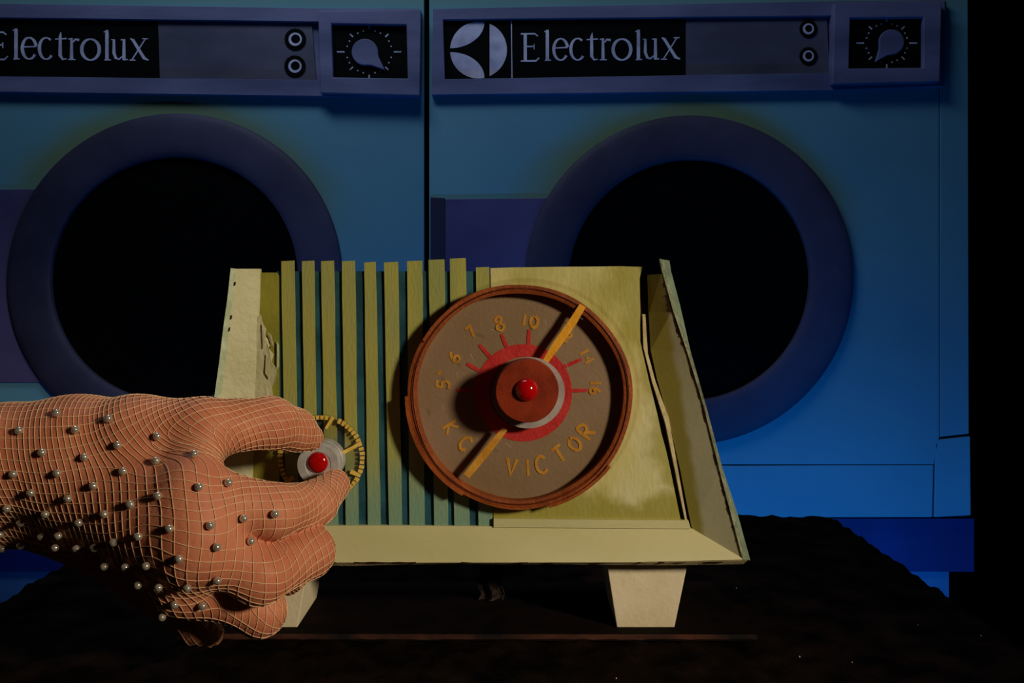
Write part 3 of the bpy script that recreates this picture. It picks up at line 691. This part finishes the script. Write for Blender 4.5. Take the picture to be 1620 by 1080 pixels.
# thenar bulk and web of the thumb, on the palm side
for a, ra, c, rc_ in ((P(150,735,-0.045), 13, P(280,740,-0.058), 11), (P(312,690,-0.066), 8.5, P(308,765,-0.086), 9)):
    palm = smin(palm, rcone(X, a.astype(np.float32), ra*mm, c.astype(np.float32), rc_*mm), 0.008)
D = None
for nm, ch in fing.items():
    d = None
    for a, b_ in zip(ch[:-1], ch[1:]):
        e = prim(a, b_); d = e if d is None else smin(d, e, 0.0035)
    d = smin(d, palm, 0.0055 if nm in ('index', 'middle') else 0.010)
    D = d if D is None else smin(D, d, 0.0012)
del palm, d, e
def surface_nets(D, lo, h):
    S_ = D < 0; n = np.array(D.shape)
    pos = np.zeros(tuple(n-1)+(3,), np.float32); cnt = np.zeros(tuple(n-1), np.float32)
    corners = [(i, j, k) for i in (0, 1) for j in (0, 1) for k in (0, 1)]
    def sub(A, c): return A[c[0]:c[0]+n[0]-1, c[1]:c[1]+n[1]-1, c[2]:c[2]+n[2]-1]
    for c in corners:
        for ax in range(3):
            if c[ax]: continue
            c2 = list(c); c2[ax] = 1
            a = sub(D, c); b2 = sub(D, c2); m = sub(S_, c) != sub(S_, c2)
            t = a[m]/(a[m]-b2[m]); q = np.tile(np.array(c, np.float32), (t.size, 1)); q[:, ax] += t
            pos[m] += q; cnt[m] += 1
    act = cnt > 0; idx = -np.ones(act.shape, int); idx[act] = np.arange(act.sum())
    cell = np.argwhere(act); V = (pos[act]/cnt[act][:, None]+cell)*h+lo
    Q = []
    for ax in range(3):
        u, w_ = [(1, 2), (2, 0), (0, 1)][ax]
        s0 = [slice(1, -1)]*3; s0[ax] = slice(0, n[ax]-1); s1 = list(s0); s1[ax] = slice(1, n[ax])
        a = S_[tuple(s0)]; b2 = S_[tuple(s1)]
        e_ = np.argwhere(a != b2); inside = a[a != b2]
        base_ = e_.copy()
        for k in range(3):
            if k != ax: base_[:, k] += 1
        def cellid(du, dw):
            q = base_.copy(); q[:, u] -= du; q[:, w_] -= dw; return idx[q[:, 0], q[:, 1], q[:, 2]]
        f_ = np.stack([cellid(0, 0), cellid(1, 0), cellid(1, 1), cellid(0, 1)], 1)
        f_[~inside] = f_[~inside][:, ::-1]; Q.append(f_)
    return V.astype(np.float64), np.concatenate(Q)
HV, HQ = surface_nets(D, lo, h); del D, X
# light smoothing
E2 = np.concatenate([HQ[:, [0, 1]], HQ[:, [1, 2]], HQ[:, [2, 3]], HQ[:, [3, 0]]])
def lap(V, lam):
    acc = np.zeros_like(V); c = np.zeros(len(V))
    for i, j in ((0, 1), (1, 0)):
        np.add.at(acc, E2[:, i], V[E2[:, j]]); np.add.at(c, E2[:, i], 1)
    return V+lam*(acc/c[:, None]-V)
for _ in range(3): HV = lap(HV, 0.5)
hb = MB(); hb.v = [tuple(p) for p in HV]; hb.f = [tuple(int(i) for i in q) for q in HQ]
horg = P(300, 800, -0.05)
hand = obj('person', hb, M['skin'], smooth='all', loc=tuple(horg))
tag(hand, "person's hand reaching in from the left in a pearl-studded fishnet glove, turning the silver knob", 'person')

# --- fishnet: lines drawn over the skin where two woven coordinates cross whole numbers
tri = np.concatenate([HQ[:, [0, 1, 2]], HQ[:, [0, 2, 3]]])
nrm = np.zeros_like(HV); fn = np.cross(HV[tri[:, 1]]-HV[tri[:, 0]], HV[tri[:, 2]]-HV[tri[:, 0]])
for k in range(3): np.add.at(nrm, tri[:, k], fn)
nrm /= np.linalg.norm(nrm, axis=1)[:, None]+1e-12
bones = []
xw = J['F1'][0][0]
def addb(a, b_, u0, v0, v1, sl):
    A, ra = J[a]; B, rb = J[b_]; bones.append((A, B, ra*mm, rb*mm, u0, v0, v1, sl)); return u0+np.linalg.norm(B-A)
def ux(n): return J[n][0][0]-xw
def zz(n): return J[n][0][2]
for a, b_ in (('F0','F1'),('F1','F2'),('G0','G1'),('G1','G2'),('W1','I1'),('W1','M1'),('G2','R1'),('G2','Q1')):
    A, ra = J[a]; B, rb = J[b_]
    bones.append((A, B, ra*mm, rb*mm, ('x', ux(a), ux(b_)), zz(a), zz(b_), (0.25, 0.08)))
def chain(names, sl):
    u = ux(names[0]); v0 = zz(names[0])
    for a, b_ in zip(names[:-1], names[1:]):
        A, ra = J[a]; B, rb = J[b_]; l = np.linalg.norm(B-A)
        bones.append((A, B, ra*mm, rb*mm, ('x', u, u+l), v0, v0, sl)); u += l
bones.append((J['F2'][0], J['T1'][0], .015, .0132, ('x', ux('F2'), ux('T1')), zz('F2'), zz('T1'), (0.32, 0.0)))
chain(fing['thumb'], (0.5, -0.3)); chain(fing['index'], (0.2, -0.1)); chain(fing['middle'][:3], (0.22, -0.05)); chain(fing['ring'][:2], (0.3, 0.0)); chain(fing['little'], (0.3, 0.0))
W = np.zeros(len(HV)); F1 = np.zeros(len(HV)); F2 = np.zeros(len(HV)); PH = np.zeros(len(HV))
for A, B, ra, rb, (_, u0, u1), v0, v1, (sa, sb) in bones:
    d_ = B-A; l = np.linalg.norm(d_); d_ /= l
    tt = ((HV-A)@d_)/l; tcl = np.clip(tt, 0, 1); tu = np.clip(tt, -0.2, 1.25)
    c = A+tcl[:, None]*(B-A); r_ = ra+(rb-ra)*tcl
    e1 = np.array([0, -1.0, 0]); e1 -= d_*(e1@d_); e1 /= np.linalg.norm(e1)
    e2 = np.cross(d_, e1)
    if e2[2] < 0: e2 = -e2
    q = HV-c; ph = np.arctan2(q@e2, q@e1)
    vv = v0+(v1-v0)*tcl+ph*r_; uu = u0+(u1-u0)*tu
    dd = np.maximum(np.linalg.norm(q, axis=1)/r_, 0.3); w_ = 1/dd**5
    W += w_; F1 += w_*(uu+sa*vv); F2 += w_*(vv+sb*uu); PH += w_*np.abs(ph)
F1 /= W; F2 /= W; PH /= W
EE = np.concatenate([E2, E2[:, ::-1]]); deg = np.bincount(EE[:, 0], minlength=len(HV)); soft = PH < 2.1
for _ in range(110):
    for Fx in (F1, F2):
        av = np.bincount(EE[:, 0], weights=Fx[EE[:, 1]], minlength=len(HV))/np.maximum(deg, 1)
        Fx[soft] = 0.4*Fx[soft]+0.6*av[soft]
def isolines(f, s):
    g = f/s; segs = {}
    tv = g[tri]; lo_ = tv.min(1); hi_ = tv.max(1)
    ok = (np.floor(lo_) != np.floor(hi_)) & (hi_-lo_ < 1.6)
    out = {}
    for ti in np.nonzero(ok)[0]:
        ids = tri[ti]; gv = tv[ti]
        for k in range(int(math.floor(lo_[ti]))+1, int(math.floor(hi_[ti]))+1):
            pts = []
            for i, j in ((0, 1), (1, 2), (2, 0)):
                a, b2 = gv[i]-k, gv[j]-k
                if (a < 0) != (b2 < 0):
                    va, vb = int(ids[i]), int(ids[j]); key = (min(va, vb), max(va, vb), k)
                    if key not in out:
                        t = a/(a-b2); out[key] = [HV[va]+(HV[vb]-HV[va])*t+0.00022*(nrm[va]*(1-t)+nrm[vb]*t), []]
                    pts.append(key)
            if len(pts) == 2 and pts[0] != pts[1]:
                out[pts[0]][1].append(pts[1]); out[pts[1]][1].append(pts[0])
    seen = set(); lines = []
    for start in sorted(out, key=lambda q: len(out[q][1])):
        if start in seen: continue
        line = [start]; seen.add(start); cur = start
        while True:
            nx_ = [q for q in out[cur][1] if q not in seen]
            if not nx_:
                if len(line) > 3 and start in out[cur][1]: line.append(start)
                break
            cur = nx_[0]; seen.add(cur); line.append(cur)
        if len(line) >= 4: lines.append(np.array([out[q][0] for q in line]))
    return lines
lines = isolines(F1, 0.0031)+isolines(F2, 0.0033)
def tubes(lines, rad, step=0.0016):
    V_ = []; Q_ = []
    for ln in lines:
        # resample and relax
        for _ in range(2):
            ln[1:-1] = 0.5*ln[1:-1]+0.25*(ln[:-2]+ln[2:])
        sl_ = np.concatenate([[0], np.cumsum(np.linalg.norm(np.diff(ln, axis=0), axis=1))])
        if sl_[-1] < 0.003: continue
        n_ = max(2, int(sl_[-1]/step)); s_ = np.linspace(0, sl_[-1], n_+1)
        p = np.stack([np.interp(s_, sl_, ln[:, k]) for k in range(3)], 1)
        t = np.gradient(p, axis=0); t /= np.linalg.norm(t, axis=1)[:, None]+1e-12
        a = np.cross(t, np.array([0.3, 0.8, 0.52])); a /= np.linalg.norm(a, axis=1)[:, None]+1e-12
        b2 = np.cross(t, a); o = len(V_)
        for i in range(len(p)):
            for k in range(4):
                V_.append(tuple(p[i]+rad*(a[i]*math.cos(k*math.pi/2)+b2[i]*math.sin(k*math.pi/2))))
        for i in range(len(p)-1):
            for k in range(4):
                Q_.append((o+4*i+k, o+4*i+(k+1) % 4, o+4*i+4+(k+1) % 4, o+4*i+4+k))
    m_ = MB(); m_.v = V_; m_.f = Q_; return m_
glove = obj('fishnet_glove', tubes(lines, 0.00018), M['thread'], hand, smooth='all')
glove['label'] = 'beige fishnet glove of fine crossing threads'
# --- pearls sewn on the net
bvh = BVHTree.FromPolygons([tuple(p) for p in HV], [tuple(int(i) for i in q) for q in HQ])
pearls = [(34,683),(92,657),(175,664),(121,681),(70,715),(136,723),(189,703),(250,690),(24,747),(94,747),(53,776),(152,768),(198,747),(250,733),(307,723),(112,786),(13,799),(76,809),(36,822),(130,824),(170,812),(211,798),(255,784),(314,771),(358,766),(2,840),(5,862),(36,858),(70,845),(97,843),(92,862),(126,864),(154,863),(185,855),(224,847),(272,836),(331,832),(383,818),(434,812),(392,858),(341,864),(170,892),(203,893),(236,891),(286,881),(342,913),(223,921),(255,924),(298,924),(278,951),(319,953),(260,970)]
pr_ = 0.00165
seg, rin = 12, 7; b = MB(); v = []; f = []
for j in range(rin+1):
    t = math.pi*j/rin
    for i in range(seg):
        a = 2*math.pi*i/seg; v.append((pr_*math.sin(t)*math.cos(a), pr_*math.sin(t)*math.sin(a), pr_*math.cos(t)))
for j in range(rin):
    for i in range(seg): f.append((j*seg+i, j*seg+(i+1) % seg, (j+1)*seg+(i+1) % seg, (j+1)*seg+i))
pm = bpy.data.meshes.new('pearl'); pm.from_pydata(v, [], f); pm.materials.append(M['pearl'])
for q in pm.polygons: q.use_smooth = True
cp_ = Vector(camo.location)
for x, y in pearls:
    tgt = Vector(at(x, y, -0.06)); dr = (tgt-cp_).normalized()
    hit = bvh.ray_cast(cp_, dr)
    if hit[0] is None:
        hit = bvh.find_nearest(tgt)
    o = bpy.data.objects.new('pearl', pm); C.objects.link(o); o.parent = glove
    n_ = hit[1] if hit[1].dot(dr) < 0.2 else -hit[1]
    o.location = hit[0]+n_*(pr_*1.0)-Vector(tuple(horg)); o.rotation_euler = (random.random()*3, random.random()*3, 0)
